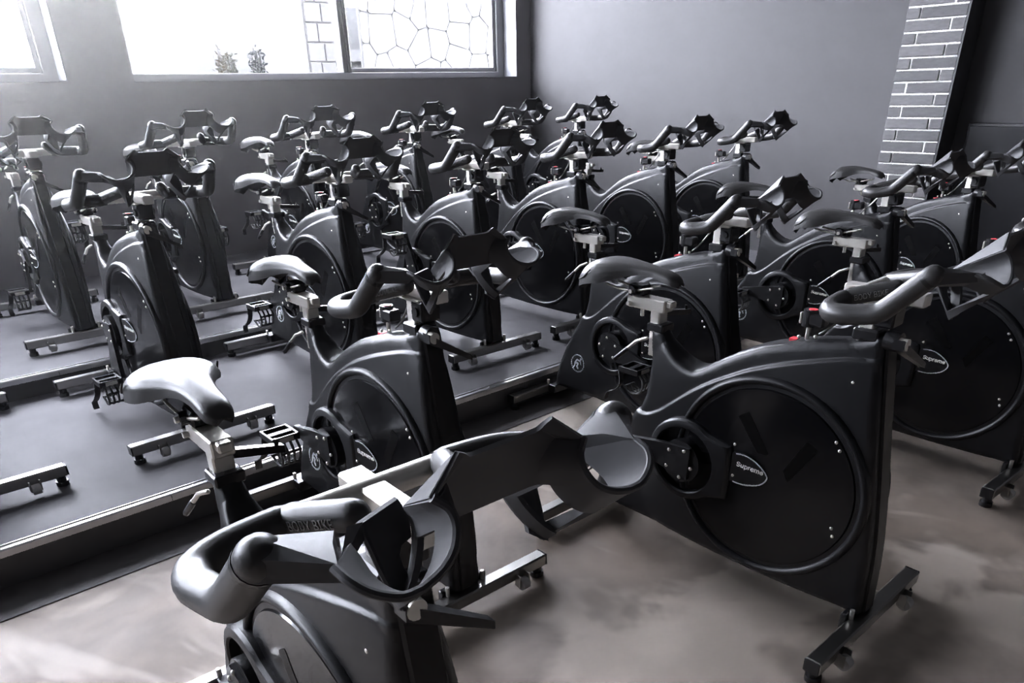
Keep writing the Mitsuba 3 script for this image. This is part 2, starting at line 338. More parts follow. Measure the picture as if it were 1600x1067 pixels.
def shrub(y0, w, zt, leaf, label, seed, dx=0.5):
    key = numbered('shrub'); R = np.random.default_rng(seed); st, lv = [], []
    for i in range(9):
        a = R.uniform(-1, 1); top = np.array([EX + dx + R.uniform(-.1, .1), y0 + a * w, zt - R.uniform(0, .3)])
        base = np.array([EX + dx, y0 + a * w * 0.15, -0.049]); mid = (base + top) / 2 + [0, a * w * 0.2, 0.2]
        pp = smooth_path([base, mid, top], 5); st.append(tube(pp, 0.008, 5))
        for j in range(34):
            c = pp[-1] + (pp[len(pp) // 2] - pp[-1]) * R.uniform(0, 0.5) + R.normal(0, 0.03, 3)
            d = R.normal(0, 1, 3); d /= np.linalg.norm(d); e = np.cross(d, R.normal(0, 1, 3)); e /= np.linalg.norm(e)
            L_, W_ = R.uniform(.06, .10), R.uniform(.016, .026)
            lv.append(trimesh.Trimesh([c, c + d * L_ / 2 + e * W_, c + d * L_, c + d * L_ / 2 - e * W_], [[0, 1, 2], [0, 2, 3]], process=False))
    put('stem', cat(*st), 'm_stone_b', key); scene[put('foliage', cat(*lv), leaf, key)]
    labels[key] = {'label': label, 'category': 'shrub'}
shrub(oy(3.27), 0.10, 2.06, 'm_leaf_a', 'tan leafy shrub outside the window, farthest left of the three', 11)
shrub(oy(3.43) - 0.62, 0.08, 1.88, 'm_leaf_b', 'small olive shrub outside the window, between its two neighbours', 12, 1.5)
shrub(oy(3.59), 0.07, 2.00, 'm_leaf_c', 'pale grey-green shrub outside the window, nearest the stone pillar', 13)

# ------------------------------------------------------------------ the bike (x forward, y left, z up; floor contact at z = 0)
sst = lambda a, b, x: (lambda t: t * t * (3 - 2 * t))(np.clip((np.asarray(x, float) - a) / (b - a), 0, 1))
CK = np.array([0.012, 0.364])          # crank axis (x, z)
WH = np.array([0.237, 0.385])          # wheel recess centre
WR0, WR1 = 0.241, 0.264
RIDGE = np.array([(-0.24, 0.447), (-0.192, 0.438), (-0.151, 0.440), (-0.103, 0.467), (-0.05, 0.511), (0.003, 0.555), (0.054, 0.591), (0.103, 0.620), (0.15, 0.646), (0.211, 0.672), (0.269, 0.693), (0.345, 0.716), (0.40, 0.728), (0.52, 0.742)])
RIDGE = smooth_path(np.c_[RIDGE, RIDGE[:, 0] * 0], 6)[:, :2]
outline = [(-0.335, 0.105), (-0.330, 0.16), (-0.305, 0.245), (-0.262, 0.335), (-0.222, 0.40), (-0.203, 0.432), (-0.188, 0.448), (-0.172, 0.485), (-0.165, 0.53), (-0.164, 0.59), (-0.170, 0.64), (-0.177, 0.683),
           (-0.138, 0.688), (-0.124, 0.668), (-0.100, 0.640), (-0.070, 0.618), (-0.040, 0.607), (-0.010, 0.605), (0.015, 0.616), (0.044, 0.636), (0.106, 0.676), (0.17, 0.708), (0.25, 0.735), (0.31, 0.751), (0.37, 0.764), (0.41, 0.776), (0.425, 0.787), (0.445, 0.787),
           (0.456, 0.70), (0.477, 0.57), (0.502, 0.42), (0.522, 0.27), (0.530, 0.105)]
sharp = {0, 11, 12, 26, 27, 32}
def densify(o, step):
    P = Polygon(o); ring = np.array(P.exterior.coords)[:-1]; out = []
    for a, b in zip(ring, np.roll(ring, -1, 0)):
        n = max(1, int(np.hypot(*(b - a)) / step)); out += [a + (b - a) * t for t in np.linspace(0, 1, n, endpoint=False)]
    return np.array(out)
# round the outline between its sharp corners
def curved(o, keep):
    idx = sorted(keep); out = []
    for a, b in zip(idx, idx[1:]):
        seg = o[a:b + 1]
        out += (smooth_path([(x, z, 0) for x, z in seg], 5)[:-1, :2].tolist() if len(seg) > 2 else [list(seg[0])])
    return out + [list(o[idx[-1]])]
OUT = Polygon(curved(outline, sharp)).buffer(0)
def half_width(x, z, d=None):
    """Half thickness of the cover at (x, z); d: distance to the outline for the rounded rim."""
    x, z = np.asarray(x, float), np.asarray(z, float)
    q = np.clip(1 - ((x - 0.19) / 0.40) ** 2 - ((z - 0.40) / 0.40) ** 2, 0, 1)
    w = 0.035 + 0.034 * q ** 0.8 + 0.014 * (1 - sst(0.10, 0.34, z))
    w = w - 0.008 * sst(0.62, 0.72, z) * (1 - sst(-0.10, -0.02, x))
    zr = np.interp(x, RIDGE[:, 0], RIDGE[:, 1])
    up = sst(-0.0045, 0.0045, z - zr)
    w = w - 0.0075 * up * (1 - 0.6 * sst(0.30, 0.45, x))
    if d is not None:
        r = 0.022; e = np.clip(d / r, 0, 1)
        w = w - 0.017 * (1 - np.sqrt(np.clip(1 - (1 - e) ** 2, 0, 1)))
    return w
def build_shell():
    ring = densify(np.array(OUT.exterior.coords)[:-1], 0.008)
    P = [ring]
    for off in (0.0018, 0.0042, 0.0072, 0.0108, 0.0150, 0.0195, 0.0240, 0.0310):
        g = OUT.buffer(-off); g = max(getattr(g, 'geoms', [g]), key=lambda s: s.area)
        P.append(densify(np.array(g.exterior.coords)[:-1], 0.008))
    for off in (-0.0120, -0.0075, -0.0052, -0.0032, -0.0016, 0, 0.0016, 0.0032, 0.0052, 0.0075, 0.0120):
        r = RIDGE + [0, off]; r = np.array([LineString(r).interpolate(s).coords[0] for s in np.arange(0, LineString(r).length, 0.006)])
        P.append(r)
    xs, zs = np.meshgrid(np.arange(-0.34, 0.54, 0.0125), np.arange(0.10, 0.80, 0.0125)); P.append(np.c_[xs.ravel(), zs.ravel()])
    nb = len(ring); pts = ring; inner = OUT.buffer(-0.0018)
    for p in P[1:]:
        p = p[shapely.contains_xy(inner, p[:, 0], p[:, 1])]
        d, _ = cKDTree(pts).query(p); p = p[d > 0.0012]
        keep = []; 
        pts = np.vstack([pts, p])
    tri = Delaunay(pts).simplices; c = pts[tri].mean(1)
    tri = tri[shapely.contains_xy(OUT, c[:, 0], c[:, 1])]
    a = pts[tri]; ar = np.cross(a[:, 1] - a[:, 0], a[:, 2] - a[:, 0]); tri[ar < 0] = tri[ar < 0][:, ::-1]; tri = tri[np.abs(ar) > 1e-9]
    ext = shapely.boundary(OUT); d = shapely.distance(ext, shapely.points(pts)); d[:nb] = 0
    w = half_width(pts[:, 0], pts[:, 1], d); n = len(pts)
    V = np.vstack([np.c_[pts[:, 0], -w, pts[:, 1]], np.c_[pts[:, 0], w, pts[:, 1]]])
    Fc = [tri, tri[:, ::-1] + n]; s = []
    for i in range(nb):
        k = (i + 1) % nb; s += [[i, n + i, n + k], [i, n + k, k]]
    m = trimesh.Trimesh(V, np.vstack(Fc + [np.array(s)]), process=False); trimesh.repair.fix_normals(m); return m
def on_side(x, z, h, side=-1):
    """A point h proud of the cover."""
    return np.stack([np.asarray(x, float), side * (half_width(x, z) + h), np.asarray(z, float)], -1)
def conform_ring(c, prof, n=72, side=-1, base=None):
    """Revolved profile [(radius, height over the cover)] around c."""
    ang = np.linspace(0, 2 * np.pi, n, endpoint=False); V = []; k = len(prof)
    for a in ang:
        for r, h in prof:
            x, z = c[0] + r * np.cos(a), c[1] + r * np.sin(a)
            y = (half_width(x, z) if base is None else base) + h
            V.append([x, side * y, z])
    f = []
    for i in range(n):
        j = (i + 1) % n
        for q in range(k - 1):
            a, b, c_, d = i * k + q, j * k + q, j * k + q + 1, i * k + q + 1
            f += [[a, b, c_], [a, c_, d]]
    m = trimesh.Trimesh(V, f, process=False)
    if side > 0: m.faces = m.faces[:, ::-1]
    return m
def wbase(x, z):
    """The cover's width without its ridge step (for the wheel ring)."""
    q = np.clip(1 - ((x - 0.19) / 0.40) ** 2 - ((z - 0.40) / 0.40) ** 2, 0, 1)
    return 0.035 + 0.034 * q ** 0.8 + 0.014 * (1 - sst(0.10, 0.34, z))
def ring_mesh(side):
    n = 96; V = []; f = []
    for a in np.linspace(0, 2 * np.pi, n, endpoint=False):
        for t in np.linspace(0, np.pi, 9):
            rm, rw = (WR0 + WR1) / 2, (WR1 - WR0) / 2
            r = rm - rw * np.cos(t)
            x, z = WH[0] + r * np.cos(a), WH[1] + r * np.sin(a)
            V.append([x, side * (wbase(WH[0] + rm * np.cos(a), WH[1] + rm * np.sin(a)) - 0.006 + 0.017 * np.sin(t)), z])
    k = 9
    for i in range(n):
        j = (i + 1) % n
        for q in range(k - 1):
            a, b, c_, d = i * k + q, j * k + q, j * k + q + 1, i * k + q + 1
            f += [[a, b, c_], [a, c_, d]]
    m = trimesh.Trimesh(V, f, process=False)
    if side > 0: m.faces = m.faces[:, ::-1]
    return m
def disc_mesh(side):
    V, f = [], []; rs = [0, 0.05, 0.10, 0.15, 0.19, 0.215, 0.230, 0.234, 0.244]; n = 72
    for a in np.linspace(0, 2 * np.pi, n, endpoint=False):
        for r in rs:
            x, z = WH[0] + r * np.cos(a), WH[1] + r * np.sin(a)
            h = 0.0035 if r < 0.231 else -0.002
            V.append([x, side * (wbase(x, z) + h), z])
    k = len(rs)
    for i in range(n):
        j = (i + 1) % n
        for q in range(k - 1):
            a, b, c_, d = i * k + q, j * k + q, j * k + q + 1, i * k + q + 1
            f += [[a, b, c_], [a, c_, d]]
    m = trimesh.Trimesh(V, f, process=False)
    if side > 0: m.faces = m.faces[:, ::-1]
    return m
def patch_on(poly, h, side=-1, step=0.02, fn=None):
    """A flat-ish patch of a polygon laid on the cover, h proud, with a small wall."""
    ring = densify(np.array(poly.exterior.coords)[:-1], step); xs, zs = np.meshgrid(np.arange(*poly.bounds[0::2], step), np.arange(*poly.bounds[1::2], step))
    g = np.c_[xs.ravel(), zs.ravel()]; g = g[shapely.contains_xy(poly.buffer(-step * .4), g[:, 0], g[:, 1])]
    holes = [densify(np.array(i.coords)[:-1], step) for i in poly.interiors]
    pts = np.vstack([ring] + holes + [g]); tri = Delaunay(pts).simplices; c = pts[tri].mean(1); tri = tri[shapely.contains_xy(poly, c[:, 0], c[:, 1])]
    V = on_side(pts[:, 0], pts[:, 1], h, side) if fn is None else np.c_[pts[:, 0], side * fn(pts[:, 0], pts[:, 1]), pts[:, 1]]
    n = len(pts); W = V.copy(); W[:, 1] -= side * 0.006
    f = tri.tolist() + [[t[2] + n, t[1] + n, t[0] + n] for t in tri]; nb = 0
    for rg in [ring] + holes:
        k = len(rg)
        for i in range(k):
            a, b = nb + i, nb + (i + 1) % k; f += [[a, b, n + b], [a, n + b, n + a]]
        nb += k
    m = trimesh.Trimesh(np.vstack([V, W]), f, process=False); trimesh.repair.fix_normals(m); return m
def text_on(s, h, x, z, ang, y, depth=0.0012, bold=True, shear=0.0):
    m = meshkit.text_mesh(s, h, depth, bold)
    v = m.vertices.copy(); v[:, 0] += shear * v[:, 1]; c, s_ = math.cos(ang), math.sin(ang)
    m.vertices = np.c_[x + v[:, 0] * c - v[:, 1] * s_, y - v[:, 2], z + v[:, 0] * s_ + v[:, 1] * c]; m.fix_normals(); return m
HB = 0.0                                # housing plane offset
HY = 0.088
def housing(side):
    circ = Point(*CK).buffer(0.118, 32)
    p = circ.union(Polygon([(CK[0] - 0.02, CK[1] + 0.116), (0.152, 0.447), (0.157, 0.37), (0.152, 0.293), (CK[0] - 0.02, CK[1] - 0.116)])).buffer(0)
    layers = []
    for ins, y in ((0.0, HY - 0.026), (0.001, HY - 0.010), (0.006, HY - 0.003), (0.014, HY)):
        g = p.buffer(-ins, 16); layers.append((g, y))
    # outer wall + top with a round recess
    def ringpts(g, n=80):
        L_ = g.exterior.length; a0 = min(range(200), key=lambda i: np.arctan2(*(np.array(g.exterior.interpolate(i / 200, True).coords[0]) - CK)[::-1]) % (2 * np.pi))
        q = np.array([g.exterior.interpolate(((i / n) + a0 / 200) % 1, True).coords[0] for i in range(n)])
        if Polygon(q).exterior.is_ccw is False: q = q[::-1]
        return q
    ns = 80; angs = np.linspace(0, 2 * np.pi, ns, endpoint=False)
    def star(g):
        out = []
        for a in angs:
            l = LineString([CK, CK + 0.5 * np.array([np.cos(a), np.sin(a)])]).intersection(g.exterior)
            l = l if l.geom_type == 'Point' else list(l.geoms)[-1]; out.append([l.x, l.y])
        return np.array(out)
    loops = [(star(g), y) for g, y in layers]
    for r, y in ((0.096, HY), (0.092, HY - 0.004), (0.090, HY - 0.022), (0.0, HY - 0.022)):
        loops.append((CK + r * np.c_[np.cos(angs), np.sin(angs)], y))
    V = np.vstack([np.c_[q[:, 0], np.full(ns, side * y), q[:, 1]] for q, y in loops]); f = []
    for i in range(len(loops) - 1):
        for j in range(ns):
            k = (j + 1) % ns; f += [[i * ns + j, i * ns + k, (i + 1) * ns + k], [i * ns + j, (i + 1) * ns + k, (i + 1) * ns + j]]
    m = trimesh.Trimesh(V, f, process=False)
    if side > 0: m.faces = m.faces[:, ::-1]
    return m
def badge_poly():
    a = [(0.158, 0.437), (0.185, 0.441), (0.212, 0.436), (0.238, 0.421), (0.254, 0.405), (0.258, 0.394), (0.252, 0.380), (0.236, 0.366), (0.206, 0.356), (0.180, 0.354), (0.158, 0.357)]
    return Polygon(smooth_path([(x, z, 0) for x, z in a], 4)[:, :2])
PARTS = []                              # (name, mesh, material, smooth, parent name or None, label)
def P_(name, mesh, m, smooth=35, parent=None, label=None):
    PARTS.append([name, mesh, m, smooth, parent, label]); return len(PARTS) - 1
b_shell = P_('cover', build_shell(), 'm_shell', 38)
for side in (-1, 1):
    rg = P_('wheel_ring', ring_mesh(side), 'm_shell', 40)
    dc = P_('wheel_window', disc_mesh(side), 'm_smoked', 40, None, 'smoked glossy round window over the flywheel' if side < 0 else None)
    if side < 0:
        for a0 in (0.35, 1.5, 2.65):
            pl = Polygon([(WH[0] + r * math.cos(a), WH[1] + r * math.sin(a)) for r, a in [(0.075, a0), (0.17, a0 + .42), (0.165, a0 + .55), (0.075, a0 + .28)]]).buffer(0.005)
            P_('spoke_opening', patch_on(pl, 0, side, 0.02, lambda x, z: wbase(x, z) + 0.0044), 'm_fly', 30, dc)
        for (x, z) in ((0.412, 0.520), (0.401, 0.538), (0.436, 0.302), (0.430, 0.322), (0.402, 0.678)):
            P_('bolt', ball([x, side * (wbase(x, z) + (0.004 if z < .6 else -0.002)), z], 0.0045, 1, (1, .7, 1)), 'm_chrome', True)
    hs = P_('crank_housing', housing(side), 'm_shell', 30)
    bp_ = badge_poly()
    bd = P_('badge', patch_on(bp_, 0, side, 0.012, lambda x, z: HY - 0.004 - 0.10 * np.clip(x - 0.15, 0, 1)), 'm_shell_dark', 30)
    if side < 0:
        line = bp_.buffer(-0.001).difference(bp_.buffer(-0.0042)).difference(sbox(0.10, 0.3, 0.168, 0.5))
        line = max(getattr(line, 'geoms', [line]), key=lambda g: g.area)
        P_('badge_line', patch_on(line, 0, side, 0.005, lambda x, z: HY - 0.0030 - 0.10 * np.clip(x - 0.15, 0, 1)), 'm_print_dim', False, bd)
        tx = text_on('Supreme', 0.0125, 0.172, 0.405, -0.07, 0.0, 0.0012, True)
        tx.vertices[:, 1] += -(HY - 0.0030 - 0.10 * np.clip(tx.vertices[:, 0] - 0.15, 0, 1)); P_('lettering', tx, 'm_print', False, bd, 'pale lettering reading Supreme')
        for (x, z) in ((0.163, 0.462), (0.168, 0.376)):
            P_('bolt', ball([x, side * (HY - 0.002), z], 0.0042, 1, (1, .7, 1)), 'm_chrome', True, bd)
        # round cyclist emblem on the rear corner
        ec = np.array([-0.205, 0.235]); er = 0.036; ms = []
        for i in range(26):
            a = 2 * math.pi * i / 26; x, z = ec + er * np.array([math.cos(a), math.sin(a)])
            w_ = 0.0036 if i % 3 else 0.0024
            pg = affinity.translate(affinity.rotate(sbox(-0.0028, -w_, 0.0028, w_), math.degrees(a), origin=(0, 0)), x, z); ms.append(patch_on(pg, 0.0012, side, 0.01))
        def stroke(pp, r): return LineString([(ec[0] + a * er, ec[1] + b * er) for a, b in pp]).buffer(r)
        fig = shapely.union_all([stroke([(-.42, .05), (-.15, .42), (.35, .30)], 0.0034), stroke([(.35, .30), (.50, -.05)], 0.0022), stroke([(-.42, .05), (.05, -.02), (-.10, -.42), (.08, -.60)], 0.0040), stroke([(-.42, .05), (-.45, -.30), (-.62, -.58)], 0.0036), Point(ec[0] + .45 * er, ec[1] + .55 * er).buffer(0.0052)]).simplify(0.0006)
        for g in getattr(fig, 'geoms', [fig]): ms.append(patch_on(Polygon(g.exterior), 0.0012, side, 0.006))
        P_('emblem', cat(*ms), 'm_print_dim', False, None, 'round pale emblem of a cyclist')
# front strip, rear strip
fs = [(x, z) for x, z in [(0.446, 0.775), (0.457, 0.70), (0.478, 0.57), (0.503, 0.42), (0.523, 0.27), (0.531, 0.11)]]
G = np.array([[[x + 0.003, y, z] for y in (-0.023, -0.021, 0.021, 0.023)] for x, z in smooth_path([(x, z, 0) for x, z in fs], 4)[:, :2]]); G[:, [0, 3], 0] -= 0.004
P_('front_strip', grid_sheet(G, 0.004), 'm_shell_dark', 40)
# base bars
def bar(x0, x1):
    return box(x0, x1, -0.265, 0.265, 0.066, 0.102, 0.004)
fb = P_('front_foot', bar(0.514, 0.553), 'm_steel', False)
rb = P_('rear_foot', bar(-0.402, -0.364), 'm_steel', False)
for par, xc in ((fb, 0.533), (rb, -0.383)):
    for s in (-1, 1):
        P_('levelling_foot', cat(cyl([xc, s * 0.244, 0.0325], [xc, s * 0.244, 0.048], 0.019), cyl([xc, s * 0.244, 0.048], [xc, s * 0.244, 0.0665], 0.014, 12)), 'm_black_metal', 30, par)
        P_('end_cap', box(xc - 0.0185, xc + 0.0185, s * 0.266 - 0.002, s * 0.266 + 0.002, 0.067, 0.101, 0.001), 'm_black_metal', False, par)
for s in (-1, 1):
    w_ = P_('transport_wheel', cyl([0.566, s * 0.165 - 0.012, 0.058], [0.566, s * 0.165 + 0.012, 0.058], 0.017, 18), 'm_wheel', 30, fb)
    [P_('wheel_fork', box(0.55, 0.572, s * 0.165 + q - 0.002, s * 0.165 + q + 0.002, 0.052, 0.088), 'm_steel', False, fb) for q in (-0.0155, 0.0155)]
    P_('bolt', cyl([0.520, s * 0.058, 0.10], [0.520, s * 0.058, 0.128], 0.006, 8), 'm_chrome', 30, fb)
    P_('bolt', cyl([-0.372, s * 0.05, 0.10], [-0.372, s * 0.05, 0.122], 0.006, 8), 'm_chrome', 30, rb)
P_('bracket', box(0.500, 0.5139, -0.075, 0.075, 0.070, 0.118, 0.003), 'm_black_metal', False)
P_('bracket', box(-0.364, -0.320, -0.06, 0.06, 0.072, 0.106, 0.003), 'm_black_metal', False)
# seat mast, post, slider, levers
P_('mast_collar', box(-0.183, -0.131, -0.027, 0.027, 0.672, 0.694, 0.003), 'm_black_metal', False)
P_('seat_post', box(-0.181, -0.149, -0.0185, 0.0185, 0.60, 0.735, 0.003), 'm_chrome', False)
sl = P_('seat_slider', cat(box(-0.264, -0.135, -0.020, 0.020, 0.724, 0.757, 0.003), box(-0.150, -0.118, -0.013, 0.013, 0.738, 0.756, 0.003)), 'm_chrome', False)
P_('bolt', cyl([-0.252, -0.019, 0.735], [-0.252, -0.030, 0.735], 0.006, 8), 'm_chrome', 30, sl)
P_('bolt', cyl([-0.222, 0, 0.70], [-0.222, 0, 0.726], 0.006, 8), 'm_chrome', 30, sl)
lv = P_('height_lever', rtube([(-0.178, -0.030, 0.652), (-0.205, -0.040, 0.640), (-0.262, -0.052, 0.584)], 0.0048, sides=8), 'm_chrome', True)
P_('lever_grip', rtube([(-0.232, -0.0457, 0.6135), (-0.268, -0.0532, 0.578)], 0.0066, sides=8), 'm_black_metal', True, lv)
P_('slider_lever', cat(hull([(-0.178, 0.022, 0.706), (-0.160, 0.022, 0.706), (-0.178, 0.022, 0.722), (-0.160, 0.022, 0.722), (-0.150, 0.105, 0.700), (-0.135, 0.105, 0.700), (-0.150, 0.105, 0.714), (-0.135, 0.105, 0.714)]), cyl([-0.146, 0.095, 0.712], [-0.146, 0.095, 0.726], 0.004, 8)), 'm_black_metal', 30)
# saddle
def saddle():
    st = [(-0.410, .030, .792, .760), (-0.402, .066, .815, .752), (-0.382, .082, .834, .753), (-0.350, .086, .843, .764), (-0.315, .078, .846, .771), (-0.280, .060, .846, .782), (-0.245, .043, .844, .790), (-0.210, .033, .841, .794), (-0.170, .028, .836, .794), (-0.135, .027, .830, .784), (-0.115, .024, .822, .780), (-0.100, .013, .808, .784)]
    st = smooth_path([(x, w_, a) for x, w_, a, b in st], 3), np.interp(smooth_path([(x, w_, a) for x, w_, a, b in st], 3)[:, 0], [s[0] for s in st], [s[3] for s in st])
    V, n = [], 28
    for (x, w_, top), bot in zip(*st):
        lob = float(sst(-0.20, -0.33, x))
        for a in np.linspace(0, 2 * np.pi, n, endpoint=False):
            c, s = math.cos(a), math.sin(a)
            y = w_ * math.copysign(abs(c) ** 0.75, c); zc = (top + bot) / 2
            z_ = zc + (top - zc) * math.copysign(abs(s) ** 0.8, s) if s > 0 else zc + (bot - zc) * -abs(s) ** 0.6
            if s > 0: z_ -= (0.010 + 0.008 * lob) * math.exp(-(y / (0.012 + 0.014 * lob)) ** 2) * float(sst(-0.12, -0.17, x)) ; z_ -= 0.020 * lob * (abs(y) / max(w_, 1e-3)) ** 3
            if s < 0: z_ -= 0.012 * lob * abs(c) ** 2
            V.append([x, y, z_])
    m_ = len(st[0]); f = []
    for i in range(m_ - 1):
        for j in range(n):
            k = (j + 1) % n; f += [[i * n + j, i * n + k, (i + 1) * n + k], [i * n + j, (i + 1) * n + k, (i + 1) * n + j]]
    V += [np.mean(V[:n], 0), np.mean(V[-n:], 0)]; c0 = m_ * n
    for j in range(n):
        k = (j + 1) % n; f += [[c0, k, j], [c0 + 1, (m_ - 1) * n + j, (m_ - 1) * n + k]]
    m = trimesh.Trimesh(V, f, process=False); m.fix_normals(); return m
sd = P_('saddle', saddle(), 'm_saddle', 50, None, 'dark padded saddle with a pale centre groove')
G = np.array([[[x, y * w_, z_ + 0.0006 + abs(y) * 0.0022] for y in (-1, -.5, 0, .5, 1)] for x, w_, z_ in [(-0.395, .010, .8065), (-0.365, .0105, .8245), (-0.33, .010, .8305), (-0.29, .009, .8335), (-0.25, .0085, .834), (-0.21, .0075, .832), (-0.17, .006, .8285), (-0.145, .003, .825)]])
P_('centre_groove', grid_sheet(G, 0.002), 'm_saddle_groove', 50, sd)
for s in (-1, 1): P_('rear_band', tube(smooth_path([(-0.402, s * .060, .786), (-0.392, s * .077, .790), (-0.368, s * .0865, .800), (-0.345, s * .0855, .822)], 4), 0.0022, 6), 'm_rubber', True, sd)
P_('saddle_clamp', cat(box(-0.262, -0.212, -0.020, 0.020, 0.757, 0.786, 0.004), cyl([-0.237, -0.034, 0.772], [-0.237, 0.034, 0.772], 0.013, 12)), 'm_black_metal', 30)
for s in (-1, 1): P_('saddle_rail', rtube(smooth_path([(-0.335, s * .026, .776), (-0.29, s * .024, .770), (-0.235, s * .022, .772), (-0.18, s * .016, .786)], 3), 0.0035, sides=6), 'm_chrome', True)
for s in (-1, 1): P_('bolt', cyl([-0.237, s * .034, 0.772], [-0.237, s * .041, 0.772], 0.006, 8), 'm_chrome', 30)
# handlebar stem
P_('stem_collar', box(0.372, 0.428, -0.030, 0.030, 0.768, 0.794, 0.004), 'm_black_metal', False)
P_('stem_post', box(0.378, 0.410, -0.0185, 0.0185, 0.72, 0.858, 0.003), 'm_chrome', False)
P_('bar_slider', cat(box(0.330, 0.500, -0.017, 0.017, 0.853, 0.880, 0.003), box(0.36, 0.44, -0.026, 0.026, 0.846, 0.853, 0.002)), 'm_chrome', False)
P_('stem_clamp', cat(box(0.408, 0.452, -0.026, 0.026, 0.802, 0.850, 0.004), cyl([0.43, -0.032, 0.826], [0.43, 0.032, 0.826], 0.011, 10)), 'm_black_metal', 30)
fl = P_('front_lever', hull([(0.462, -0.034, 0.787), (0.486, -0.034, 0.787), (0.462, -0.034, 0.765), (0.486, -0.034, 0.765), (0.485, 0.075, 0.718), (0.499, 0.075, 0.718), (0.485, 0.075, 0.706), (0.499, 0.075, 0.706)]), 'm_black_metal', 30)
P_('pivot', cat(cyl([0.445, -0.020, 0.776], [0.488, -0.020, 0.776], 0.013, 12)), 'm_chrome', 30, fl)
P_('lever_boss', cyl([0.440, -0.012, 0.776], [0.470, -0.012, 0.776], 0.021, 14), 'm_black_metal', 30, fl)
# resistance / brake knob
bk = P_('brake_knob', cat(cyl([0.260, 0.0, 0.768], [0.260, 0.0, 0.806], 0.017, 16), box(0.262, 0.300, -0.016, 0.016, 0.772, 0.800, 0.004)), 'm_black_metal', 30)
P_('knob_face', box(0.238, 0.2445, -0.010, 0.010, 0.772, 0.798, 0.002), 'm_chrome', False, bk)
P_('knob_dot', cyl([0.264, 0.0, 0.806], [0.264, 0.0, 0.8075], 0.010, 12), 'm_red', 30, bk, 'red dot')
P_('knob_stem', cyl([0.260, 0.0, 0.730], [0.260, 0.0, 0.772], 0.0055, 8), 'm_chrome', 30, bk)
for q in ([0.246, -0.012, 0.742], [0.285, -0.012, 0.750]): P_('bolt', ball(q, 0.0045), 'm_chrome', True)
P_('cover_label', box(0.222, 0.240, -0.010, 0.010, 0.7265, 0.7335), 'm_red', False, None, 'small red sticker')
P_('cable', tube(smooth_path([(0.285, 0.004, 0.752), (0.31, 0.008, 0.775), (0.345, 0.006, 0.815), (0.362, 0.004, 0.84)], 5), 0.0028, 6), 'm_steel', True)
# handlebar tubes
def hb(s):
    return [np.array(p) * [1, s, 1] for p in [(0.561, 0.193, 0.958), (0.535, 0.197, 0.930), (0.505, 0.202, 0.897), (0.485, 0.205, 0.880), (0.455, 0.209, 0.872), (0.425, 0.213, 0.868), (0.402, 0.207, 0.866), (0.388, 0.190, 0.866), (0.380, 0.165, 0.867), (0.376, 0.130, 0.868), (0.374, 0.106, 0.868)]]
P_('crossbar', tube([(0.374, -0.105, 0.868), (0.374, 0.105, 0.868)], 0.0155, 16), 'm_chrome', True)
for s in (-1, 1):
    path = smooth_path(hb(s), 5)
    g_ = P_('grip', rtube(path, 0.0195, sides=18), 'm_grip', True)
    P_('grip_ring', tube([path[1], path[2]], 0.0202, 18), 'm_black_metal', 30, g_)
    P_('grip_ring', tube([(0.374, s * .100, .868), (0.374, s * .092, .868)], 0.0178, 14), 'm_black_metal', 30, g_)
    i0 = (0.378, s * 0.098, 0.872); i1 = (0.455, s * 0.062, 0.896)
    d_ = np.array(i1) - i0
    ig = P_('inner_grip', rtube([np.array(i0) + d_ * t for t in np.linspace(0.06, 1, 6)], 0.0175, sides=16), 'm_grip', True)
    if s < 0:
        t_ = meshkit.text_mesh('BODY BIKE', 0.011, 0.0008, False); v = t_.vertices; L_ = np.linalg.norm(d_); e = d_ / L_
        # wrapped on the grip's outer side
        up_ = np.cross(e, [0, -1, 0.0]); up_ = np.array([0, 0, 1.0]) - e * e[2]; up_ /= np.linalg.norm(up_); out_ = np.cross(e, up_)
        th = (v[:, 1] - 0.004) / 0.0178 - 0.10; rr = 0.0177 + v[:, 2]
        sc = 0.062 / (v[:, 0].max())
        t_.vertices = np.array(i0) + np.outer(0.012 + v[:, 0] * sc, e) + rr[:, None] * (np.cos(th)[:, None] * out_ + np.sin(th)[:, None] * up_)
        t_.fix_normals(); P_('lettering', t_, 'm_print_grip', False, ig, 'grey lettering reading BODY BIKE')
# handlebar console: forearm / bottle troughs, centre plate, arms
RIMi = [(0.628, -0.080, 0.9945), (0.6345, -0.0695, 0.984), (0.641, -0.0685, 0.971), (0.648, -0.0765, 0.957), (0.653, -0.092, 0.947), (0.656, -0.112, 0.942)]
RIMo = [(0.656, -0.112, 0.942), (0.655, -0.130, 0.943), (0.648, -0.148, 0.951), (0.636, -0.158, 0.959), (0.618, -0.161, 0.963)]
REAi = [(0.542, -0.053, 0.941), (0.548, -0.050, 0.925), (0.556, -0.056, 0.906), (0.563, -0.066, 0.888), (0.569, -0.077, 0.872), (0.572, -0.085, 0.862)]
REAo = [(0.572, -0.085, 0.862), (0.563, -0.089, 0.880), (0.553, -0.092, 0.898), (0.543, -0.094, 0.917), (0.534, -0.096, 0.933)]
RIMi, RIMo, REAi, REAo = (smooth_path(q, 4) for q in (RIMi, RIMo, REAi, REAo))
REAi = np.array([np.interp(np.linspace(0, 1, len(RIMi)), np.linspace(0, 1, len(REAi)), REAi[:, k]) for k in range(3)]).T
REAo = np.array([np.interp(np.linspace(0, 1, len(RIMo)), np.linspace(0, 1, len(REAo)), REAo[:, k]) for k in range(3)]).T
def lerp(a, b, t): return a + (b - a) * t
PK = np.array([0.620, -0.049, 1.020])
